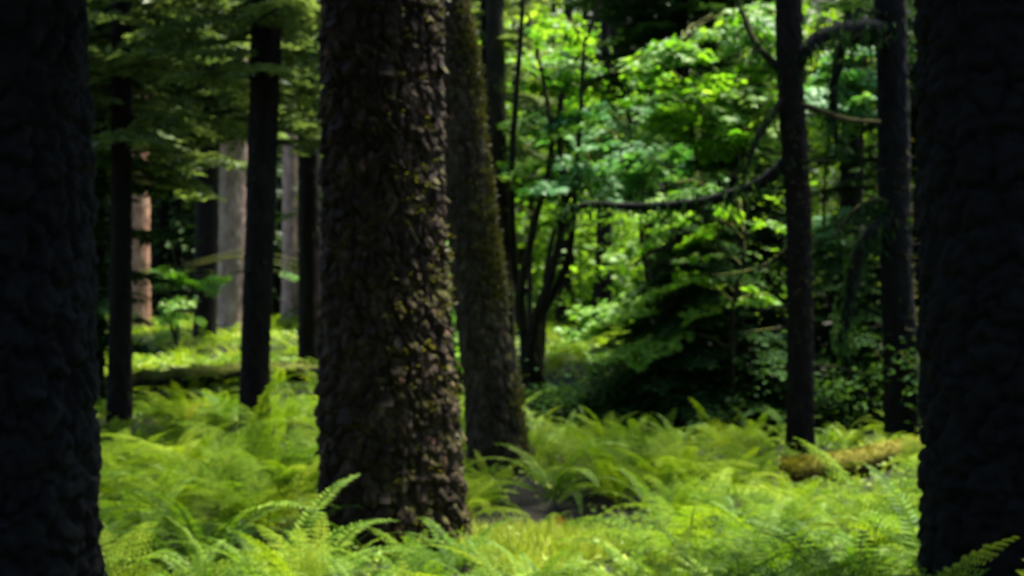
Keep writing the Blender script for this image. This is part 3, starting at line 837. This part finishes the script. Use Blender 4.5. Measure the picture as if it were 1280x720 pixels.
FAR_TRUNK = tube(Geo(), curve([(0, 0, -0.3), (0.1, 0, 5), (0.05, 0.1, 12)], 12), np.linspace(0.26, 0.05, 12), 10, 0.12).mesh('trunk', M_BARK_DARK)
def beyond(px):
    for lim, w in ((130, 'the blackish shaded trunk'), (410, 'the pale trunks'), (660, 'the massive and leaning trunks'), (840, 'the many-stemmed maple'), (1010, 'the dark hemlocks'), (1145, 'the arching mossy branch')):
        if px < lim: return w
    return 'the fallen log'


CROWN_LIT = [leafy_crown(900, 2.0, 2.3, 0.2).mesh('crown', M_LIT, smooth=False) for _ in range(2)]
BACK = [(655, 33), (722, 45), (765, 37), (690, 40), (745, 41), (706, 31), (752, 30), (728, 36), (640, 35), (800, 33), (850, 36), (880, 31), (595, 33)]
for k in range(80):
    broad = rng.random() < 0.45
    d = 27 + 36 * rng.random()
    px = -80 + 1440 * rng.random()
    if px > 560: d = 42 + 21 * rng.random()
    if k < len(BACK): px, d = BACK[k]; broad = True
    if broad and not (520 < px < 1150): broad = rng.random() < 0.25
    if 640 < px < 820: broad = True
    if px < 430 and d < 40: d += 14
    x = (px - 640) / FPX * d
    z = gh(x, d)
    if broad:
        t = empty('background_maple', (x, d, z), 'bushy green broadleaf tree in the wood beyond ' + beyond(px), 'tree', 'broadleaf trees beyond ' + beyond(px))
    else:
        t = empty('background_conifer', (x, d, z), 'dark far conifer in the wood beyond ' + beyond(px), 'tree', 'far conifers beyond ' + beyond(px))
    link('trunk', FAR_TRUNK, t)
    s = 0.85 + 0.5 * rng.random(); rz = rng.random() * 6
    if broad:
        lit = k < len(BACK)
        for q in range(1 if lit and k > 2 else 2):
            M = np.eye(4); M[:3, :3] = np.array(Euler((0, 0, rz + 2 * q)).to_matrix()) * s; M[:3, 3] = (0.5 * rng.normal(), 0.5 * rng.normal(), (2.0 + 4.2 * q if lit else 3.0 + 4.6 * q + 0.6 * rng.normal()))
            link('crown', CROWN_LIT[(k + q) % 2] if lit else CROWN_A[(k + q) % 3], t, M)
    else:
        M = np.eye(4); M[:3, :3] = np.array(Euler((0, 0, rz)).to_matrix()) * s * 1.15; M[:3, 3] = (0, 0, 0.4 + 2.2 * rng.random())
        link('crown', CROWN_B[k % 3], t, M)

# far-off wood on the slope: one mass
g_ = Geo()
n = 42000
py_ = 60 + 75 * rng.random(n); px_ = (rng.random(n) - 0.5) * (70 + 1.1 * (py_ - 50))
cx = np.round(px_ / 4.5); cy = np.round(py_ / 5)
cl = hash3(cx, cy, cx * 0, 5)
zz = ground_h(px_, py_) + (2 + 12 * cl) * rng.random(n) ** 0.7
pos = np.stack([px_, py_, zz], -1)
# unseen leaf mass added behind the camera to cut sky light on the trunks
nb_ = 16000
aa = math.radians(115) + math.radians(310) * rng.random(nb_); rr_ = 9 + 16 * rng.random(nb_)
keep = np.sin(aa) < 0.35
bx_, by_ = np.cos(aa) * rr_ * 1.1, np.sin(aa) * rr_ - 1.0
cl = hash3(np.round(bx_ / 3), np.round(by_ / 3), bx_ * 0, 6)
pb = np.stack([bx_, by_, 0.3 + (5 + 10 * cl) * rng.random(nb_)], -1)[keep & (np.abs(bx_) > 0.62 * by_ + 4)]
pos = np.concatenate([pos, pb]); n = len(pos)
v, f = rhombs(pos, rdir(n, -0.3, 0.6), rdir(n, 1.0), 0.9 * (0.5 + rng.random(n)), 0.3)
far = link('far_wood_and_rear_screen', Geo().add(v, f).mesh('far_wood_and_rear_screen', M_FAR_DARK, smooth=False))
far['kind'] = 'stuff'
tag(far, 'far-off wood as one dark green mass, with unseen sky-blocking leaves behind the camera', 'wood')


# ------------------------------------------------------------------ shrubs in the shade
def shrub(label, px, d, rx, h, n, mat, leaf=0.09):
    x = (px - 640) / FPX * d
    t = empty('shrub', (x, d, gh(x, d)), label, 'shrub', 'dark shrubs in the thicket')
    st = Geo(); tips = []
    for k in range(14):
        a = rng.random() * 6.28; q = np.array([math.cos(a) * rx * rng.random() ** .5, math.sin(a) * rx * 0.7 * rng.random() ** .5, h * (0.6 + 0.4 * rng.random())])
        p = curve([(0.06 * math.cos(a), 0.06 * math.sin(a), -0.06), q * [0.5, 0.5, 0.6], q], 7); tips.append(p)
        tube(st, p, np.linspace(0.012, 0.004, 7), 4)
    link('stems', st.mesh('stems', M_STEM), t)
    tp = np.concatenate(tips); tp = tp[tp[:, 2] > 0.05]
    pos = tp[rng.integers(0, len(tp), n)] + rng.normal(size=(n, 3)) * [rx * .22, rx * .22, h * .1]
    pos[:, 2] = np.maximum(pos[:, 2], 0.05)
    v, f = rhombs(pos, rdir(n, -.1, .5), np.array([0, 0, 1]) + rng.normal(size=(n, 3)) * .4, leaf * (.6 + .8 * rng.random(n)), leaf * .3)
    link('leaves', Geo().add(v, f).mesh('leaves', mat, smooth=False), t)


for px, d, rx, h, where in ((690, 15.8, .6, .42, 'below the many-stemmed maple'), (735, 15.0, .6, .42, 'between the many-stemmed maple and the small hemlock'), (790, 14.6, .7, .85, 'in front of the small dark hemlock'),
        (850, 14.2, .8, .8, 'under the dangling maple sprays'), (910, 14.3, .7, .9, 'round the stems of the low vine maple'), (955, 14.6, .6, .8, 'next to the slim branched trunk, maple side'),
        (1035, 14.4, .6, .7, 'next to the slim branched trunk, log side'), (1080, 14.8, .6, .9, 'before the trunk with the arching branch'), (960, 16.2, .8, 1.0, 'behind the slim branched trunk'),
        (830, 15.6, .9, 1.1, 'tucked between two dark hemlocks'), (1150, 14.6, .7, 1.1, 'behind the far end of the fallen log'), (1200, 12.5, .7, 1.0, 'over the hidden end of the fallen log')):
    shrub('low dark leafy shrub ' + where, px, d, rx, h, 900, M_SALAL)


# ------------------------------------------------------------------ ferns
def frond_geo(pairs=26, width=0.13, rise=1.15, fall=-0.5, wid=0.010, lace=False, droop=0.12, curl=0.0):
    """one arching frond of unit length along +Y with narrow leaflets to both sides"""
    g = Geo()
    n = 14
    ang = np.linspace(rise, fall - curl, n)
    st = 1.0 / (n - 1)
    p = np.zeros((n, 3))
    for k in range(1, n):
        am = (ang[k] + ang[k - 1]) / 2
        p[k] = p[k - 1] + [0, st * math.cos(am), st * math.sin(am)]
    t = np.linspace(0, 1, n)
    # midrib: a slim three-sided stalk
    tube(g, p, np.linspace(0.007, 0.0015, n), 3, cap=False)
    f3, f4 = g.faces()
    tt = np.linspace(0.13, 0.985, pairs)
    q = np.stack([np.interp(tt, t, p[:, k]) for k in range(3)], -1)
    a_ = np.interp(tt, t, ang)
    fw = np.stack([a_ * 0, np.cos(a_), np.sin(a_)], -1); up = np.stack([a_ * 0, -np.sin(a_), np.cos(a_)], -1)
    prof = np.minimum(1, (tt - 0.06) * 4.5) * (1 - tt) ** 0.62 * 1.15
    for sgn in (-1, 1):
        ln = width * prof * (0.88 + 0.24 * rng.random(pairs)) + 0.006
        d = np.array([sgn, 0, 0]) * 0.92 + fw * 0.38 - up * droop + rng.normal(size=(pairs, 3)) * 0.07
        if not lace:
            v, f = rhombs(q, d, up + rng.normal(size=(pairs, 3)) * 0.12, ln, wid * (0.55 + 0.6 * prof))
            g.add(v, f)
        else:                      # twice-divided: each leaflet carries small teeth
            dn = d / np.linalg.norm(d, axis=1)[:, None]
            for h in range(5):
                u = (h + 0.4) / 5
                base = q + dn * (ln * u)[:, None] - up * (0.10 * ln * u * u)[:, None]
                for s2 in (-1, 1):
                    dd = dn * 0.6 + fw * s2 * 0.8
                    v, f = rhombs(base, dd, up + rng.normal(size=(pairs, 3)) * 0.2, ln * 0.24 * (1.15 - u) + 0.008, 0.0055 + 0.002 * prof)
                    g.add(v, f)
            v, f = rhombs(q, d, up, ln, 0.004)
            g.add(v, f)
    return g


SWORD = [frond_geo(30, 0.105, 1.25 - 0.08 * k, -0.25 - 0.22 * k, 0.0115).mesh('frond', M_FERN_DEEP, smooth=False) for k in range(5)]
LADY_G = [frond_geo(20, 0.17, 1.28 - 0.08 * k, 0.0 - 0.22 * k, lace=True) for k in range(5)]
LADY = [g_.mesh('frond', M_FERN, smooth=False) for g_ in LADY_G]
DRY = [frond_geo(26, 0.11, 1.0 - 0.2 * k, -0.6, 0.011).mesh('frond', M_FERN_DRY, smooth=False) for k in range(2)]
BROAD_G = [frond_geo(15, 0.17, 1.2 - 0.1 * k, -0.1 - 0.3 * k, 0.022) for k in range(3)]


def fern(x, y, size, kind, label, group, nfr=None):
    t = empty('sword_fern' if kind == 's' else 'lady_fern', (x, y, gh(x, y) - 0.01), label, 'fern', group)
    n = nfr or int(rng.integers(10, 15))
    a0 = rng.random() * 6.28
    for k in range(n):
        a = a0 + k * 6.283 / n * 1.0 + 0.25 * rng.normal() + (0.4 if k % 2 else 0)
        s = size * (0.75 + 0.4 * rng.random())
        tilt = 0.18 * rng.normal() + (0.25 if k % 3 == 0 else 0.0)
        R = np.array(Euler((tilt, 0.15 * rng.normal(), a), 'XYZ').to_matrix()) * s
        M = np.eye(4); M[:3, :3] = R; M[:3, 3] = (0.02 * math.sin(-a), 0.02 * math.cos(a), 0)
        lst = SWORD if kind == 's' else LADY
        if rng.random() < 0.004: lst = DRY
        link('frond', lst[int(rng.integers(len(lst)))], t, M)


# (left px, right px, row the trunk must show down to, trunk distance)
KEEP = [(640, 745, 632, 9.1), (412, 580, 648, 7.7), (588, 655, 560, 11.0), (299, 337, 530, 13.5), (136, 166, 520, 15), (984, 1016, 552, 12.5), (1105, 1150, 530, 13), (1000, 1150, 585, 10.6)]
SOLID = [(big_path[0], 0.58), (lean_path[0], 0.36), (P(317, 560, 13.6), .26), (P(150, 545, 15), .24), (P(1000, 575, 12.6), .24), (P(1130, 560, 13.2), .3), (P(24, 800, 5.3), .45), (P(1262, 800, 5.6), .48)]
LANDMARKS = [(big_path[0][0], 7.0, 'before the foot of the massive scaly trunk'), (big_path[0][0] - 0.9, 8.2, 'on the shaded side of the massive scaly trunk'), (lean_path[0][0], 10.6, 'at the foot of the leaning trunk'),
             (-2.85, 13.2, 'at the foot of the straight slender trunk'), (-4.6, 14.2, 'near the thin dark trunk'), (2.9, 12.3, 'at the foot of the slim branched trunk'), (3.0, 10.3, 'against the fallen mossy log'),
             (3.0, 8.4, 'in the open bed below the fallen log'), (0.4, 9.9, 'behind the dark hollow'), (0.75, 8.6, 'beside the dark hollow'), (0.9, 7.3, 'beside the yellow mossy patch'), (1.2, 12.6, 'along the edge of the dark thicket'),
             (1.7, 10.6, 'in the open bed before the dark thicket'), (-1.75, 6.0, 'near the broad blackish trunk by the slender trees'), (1.9, 6.2, 'near the broad blackish trunk at the log end'), (-2.3, 10.0, 'in the open bed before the straight slender trunk'),
             (0.2, 5.6, 'in front of the yellow mossy patch')]
placed = []
cnt = 0
tries = 0
HAND = [(250, 6.9, 1.0, 's'), (165, 6.5, .9, 's'), (345, 6.5, .85, 's'), (572, 7.2, .62, 's'), (395, 6.9, .6, 's'), (690, 9.75, .95, 's'), (980, 6.4, .9, 'l'), (1080, 7.4, 1.0, 'l'), (860, 7.0, .9, 'l'), (330, 9.5, 1.05, 'l'), (245, 10.2, 1.0, 'l')]
while cnt < 292 and tries < 30000:
    tries += 1
    d = 4.6 + 10.2 * rng.random() ** 0.85
    px = 20 + 1240 * rng.random()
    x = (px - 640) / FPX * d
    hand = cnt < len(HAND)
    if hand: px, d, hsize, hkind = HAND[cnt]; x = (px - 640) / FPX * d; cnt += 1; placed.append((x, d)); size = hsize; kind = hkind
    if d > 13.6 and px > 640: continue
    if not hand:
        if any((x - s_[0]) ** 2 + (d - s_[1]) ** 2 < r_ ** 2 for s_, r_ in SOLID): continue
        if (x - 0.32) ** 2 / 0.16 + (d - 9.15) ** 2 / 0.25 < 1: continue                # dark hollow
        if ((x - 0.15) / 0.5) ** 2 + ((d - 7.6) / 1.0) ** 2 < 1: continue               # yellow moss patch
        if any((x - a) ** 2 + (d - b) ** 2 < (0.30 + 0.008 * d) ** 2 for a, b in placed): continue
        size = (0.55 + 0.32 * rng.random()) * (0.72 if d > 10.8 and px > 640 else 1.18 if d < 7.2 else 1)
        if d < 6: size *= 0.85
        hgt = 0.82                                  # a frond's top stands at about this share of its length
        half = 0.7 * size / d * FPX
        zg = gh(x, d)
        for (a, b, row, dt) in KEEP:
            if px + half > a and px - half < b and d < dt:
                hmax = CAM_H - (row - HOR) * d / FPX - zg
                size = min(size, hmax / hgt)
        if size < 0.3: continue
        placed.append((x, d)); cnt += 1
        kind = 's' if rng.random() < (0.85 if d < 7.8 else 0.35) else 'l'
    lm = min(LANDMARKS, key=lambda q: math.hypot(q[0] - x, q[1] - d))
    look = ('large ' if size > 0.82 else 'small ' if size < 0.55 else '') + ('glossy sword fern clump ' if kind == 's' else 'feathery pale green fern clump ')
    fern(x, d, size, kind, look + lm[2], 'ferns ' + lm[2])

# the fern bank that goes on behind, and seedling ferns filling the gaps: one mass
g_ = Geo()
def add_fern(x, y, size, n=8, broad=True):
    zg = gh(x, y) - 0.01
    a0 = rng.random() * 6.28
    for k in range(n):
        a = a0 + k * 6.283 / n + 0.3 * rng.normal(); s = size * (0.75 + 0.4 * rng.random())
        M = np.eye(4); M[:3, :3] = np.array(Euler((0.2 * rng.normal(), 0.1 * rng.normal(), a)).to_matrix()) * s; M[:3, 3] = (x, y, zg)
        g_.add_geo(BROAD_G[int(rng.integers(3))], M)
for k in range(2300):
    d = 4.6 + 31 * rng.random() ** 0.9; px = -380 + 2040 * rng.random(); x = (px - 640) / FPX * d
    if 640 < px < 1260 and 13.3 < d < 20: continue
    if d < 12.5 and 20 < px < 1260 and rng.random() < 0.45: continue
    if 640 < px < 1260 and d > 20 and not (660 < px < 800): continue
    if any((x - s_[0]) ** 2 + (d - s_[1]) ** 2 < r_ ** 2 for s_, r_ in SOLID): continue
    if (x - 0.32) ** 2 / 0.14 + (d - 9.15) ** 2 / 0.2 < 1: continue
    if ((x - 0.15) / 0.5) ** 2 + ((d - 7.6) / 1.0) ** 2 < 1 and rng.random() < 0.75: continue
    size = 0.26 + 0.16 * rng.random() if d < 14.5 else 0.5 + 0.35 * rng.random()
    if not 20 < px < 1260: size = 0.5 + 0.35 * rng.random()
    for (a, b, row, dt) in KEEP:
        if px + 30 > a and px - 30 < b and d < dt:
            size = min(size, (CAM_H - (row - HOR) * d / FPX - gh(x, d)) / 0.7)
    if size < 0.16: continue
    if 15.8 < d < 17.6 and px < 480: size = min(size, 0.36)
    if rng.random() < 0.35 and d > 20 and px < 640: size *= 0.5
    add_fern(x, d, size, 7)
fb = link('fern_bank', g_.mesh('fern_bank', M_FERN, smooth=False))
fb['kind'] = 'stuff'
tag(fb, 'carpet of small and distant ferns spreading back between the trunks', 'ferns')

# low leafy ground cover
g_ = Geo()
n = 90000
d = 4.4 + 38 * rng.random(n) ** 0.8; px = -400 + 2080 * rng.random(n); x = (px - 640) / FPX * d
dens = vnoise(x * 0.9, d * 0.45, 0, 21)
keep = (dens > -0.25) & ~((px > 640) & (px < 1260) & (d > 13.4) & (d < 20)) & ~((px > 800) & (px < 1260) & (d > 13)) & ~((d < 12) & (rng.random(n) < 0.4)) & (((x - .32) ** 2 / .1 + (d - 9.15) ** 2 / .2) > 1)
x, d, dens = x[keep], d[keep], dens[keep]; n = len(x)
z = ground_h(x, d) + 0.03 + (0.09 + 0.22 * np.clip(dens, 0, 1) * sstep((d - 13) / 6)) * rng.random(n)
lf = 0.05 + 0.05 * sstep((d - 12) / 10)
v, f = rhombs(np.stack([x, d, z], -1), rdir(n, 0.05, 0.3), np.array([0, 0, 1]) + rng.normal(size=(n, 3)) * 0.35, lf * (0.7 + 0.7 * rng.random(n)), lf * 0.42)
gc = link('ground_cover', Geo().add(v, f).mesh('ground_cover', M_COVER, smooth=False))
gc['kind'] = 'stuff'
tag(gc, 'low leafy ground cover carpeting the clearing floor', 'ground cover')

# yellow moss and grass patch at the foot of the big trunk
n = 15000
a = rng.random(n) * 6.28; r_ = np.sqrt(rng.random(n)) * (0.8 + 0.3 * np.sin(3 * a))
x = 0.14 + 0.6 * r_ * np.cos(a); y = 7.6 + 1.15 * r_ * np.sin(a)
mnd = 0.05 * (1 - np.clip(r_, 0, 1)) + 0.03 * vnoise(x * 5, y * 5, 0, 9)
v, f = rhombs(np.stack([x, y, ground_h(x, y) + np.maximum(mnd, 0)], -1), rdir(n, 0.9, 0.6), rdir(n), 0.04 + 0.16 * rng.random(n) ** 2, 0.006)
ym = link('moss_patch', Geo().add(v, f).mesh('moss_patch', M_YMOSS, smooth=False))
ym['kind'] = 'stuff'
tag(ym, 'yellow-green mossy grass patch right of the massive trunk', 'moss')

# ------------------------------------------------------------------ fallen log
pts = []
for px, d, r_ in ((982, 10.35, .1), (1010, 10.5, .11), (1070, 10.75, .12), (1130, 11.0, .13), (1200, 11.2, .14), (1290, 11.3, .14), (1400, 11.6, .14)):
    py = np.interp(px, [955, 1010, 1075, 1150, 1290], [592, 586, 577, 560, 548])
    p = P(px, py, d); pts.append(p)
pts = np.array(pts)
b = pts[0].copy(); b[2] = gh(b[0], b[1])
lg = empty('fallen_log', b, 'fallen log coated in golden-brown moss among the ferns', 'log')
lp = curve(pts - b, 60)
n = 60; sides = 22
gl = Geo(); tube(gl, lp, 0.085 + 0.02 * np.linspace(0, 1, n) + 0.012 * rng.normal(size=n).cumsum() * 0.15, sides, 0.10)
link('trunk', gl.mesh('trunk', M_LOG), lg)
n = 6500
k = rng.integers(0, 60, n); a = rng.normal(size=n) * 0.9 + math.pi / 2
pos = lp[k] + np.stack([rng.normal(size=n) * 0.03, np.cos(a) * 0.095, np.sin(a) * 0.095], -1)
v, f = rhombs(pos, np.stack([rng.normal(size=n) * .4, np.cos(a), np.sin(a)], -1) + rng.normal(size=(n, 3)) * .4, rdir(n), 0.02 + 0.025 * rng.random(n), 0.007)
M_LMOSS = leaf_mat('log_moss', [(0.10, 0.095, 0.012), (0.17, 0.155, 0.02), (0.27, 0.24, 0.035)], trans=0.3, patch=4)
o = link('moss', Geo().add(v, f).mesh('moss', M_LMOSS, smooth=False), lg); o['kind'] = 'stuff'
# little stub branch on the log
sb = curve([lp[38], lp[38] + [0.02, -0.04, 0.16], lp[38] + [0.06, -0.05, 0.2]], 6)
link('branch_stub', tube(Geo(), sb, np.linspace(0.018, 0.008, 6), 6).mesh('branch_stub', M_LOG), lg)

# old dark logs half sunk in the fern bank on the left
for lab, a_, b_, r_ in (('dark rotting log sunk in the fern bank behind the thin dark trunk', (135, 17.5), (300, 18.6), 0.15), ('dark rotting log lying beyond the straight slender trunk', (330, 19.5), (480, 18.4), 0.13)):
    pa, pb = [np.array([(q[0] - 640) / FPX * q[1], q[1], 0]) for q in (a_, b_)]
    pm = np.array([pa + (pb - pa) * u_ for u_ in np.linspace(0, 1, 6)])
    pm[:, 2] = ground_h(pm[:, 0], pm[:, 1]) + r_ * 0.9 + 0.12
    bb = pm[0].copy(); bb[2] = gh(bb[0], bb[1])
    dl = empty('rotting_log', bb, lab, 'log')
    pc = curve(pm - bb, 40)
    link('trunk', tube(Geo(), pc, r_ * (1 + 0.1 * np.sin(np.arange(40) * 0.7)), 16, 0.12).mesh('trunk', M_STEM), dl)
    nn_ = 500
    kk_ = rng.integers(0, 40, nn_)
    v, f = rhombs(pc[kk_] + rng.normal(size=(nn_, 3)) * 0.03 + [0, 0, r_ * 0.95], rdir(nn_, 0.6), rdir(nn_), 0.03 + 0.04 * rng.random(nn_), 0.01)
    link('moss', Geo().add(v, f).mesh('moss', M_MOSS, smooth=False), dl)['kind'] = 'stuff'

# curled dead leaf in the hollow
x, y = 0.31, 8.95
u, w = np.meshgrid(np.linspace(-1, 1, 7), np.linspace(-1, 1, 5))
vv = np.stack([u * 0.06 * (1 - 0.4 * w ** 2), w * 0.045 * (1 - 0.6 * u ** 2), 0.02 + 0.035 * w ** 2 + 0.02 * np.abs(u)], -1).reshape(-1, 3)
i = (np.arange(4)[:, None] * 7 + np.arange(6)[None]); q = np.stack([i, i + 1, i + 8, i + 7], -1).reshape(-1, 4)
o = link('dead_leaf', Geo().add(vv, None, q).mesh('dead_leaf', M_DEAD))
o.location = (x, y, gh(x, y) + 0.06); o.rotation_euler = (0.9, 0.1, 0.4)
tag(o, 'curled orange dead leaf in the dark hollow among the ferns', 'leaf')
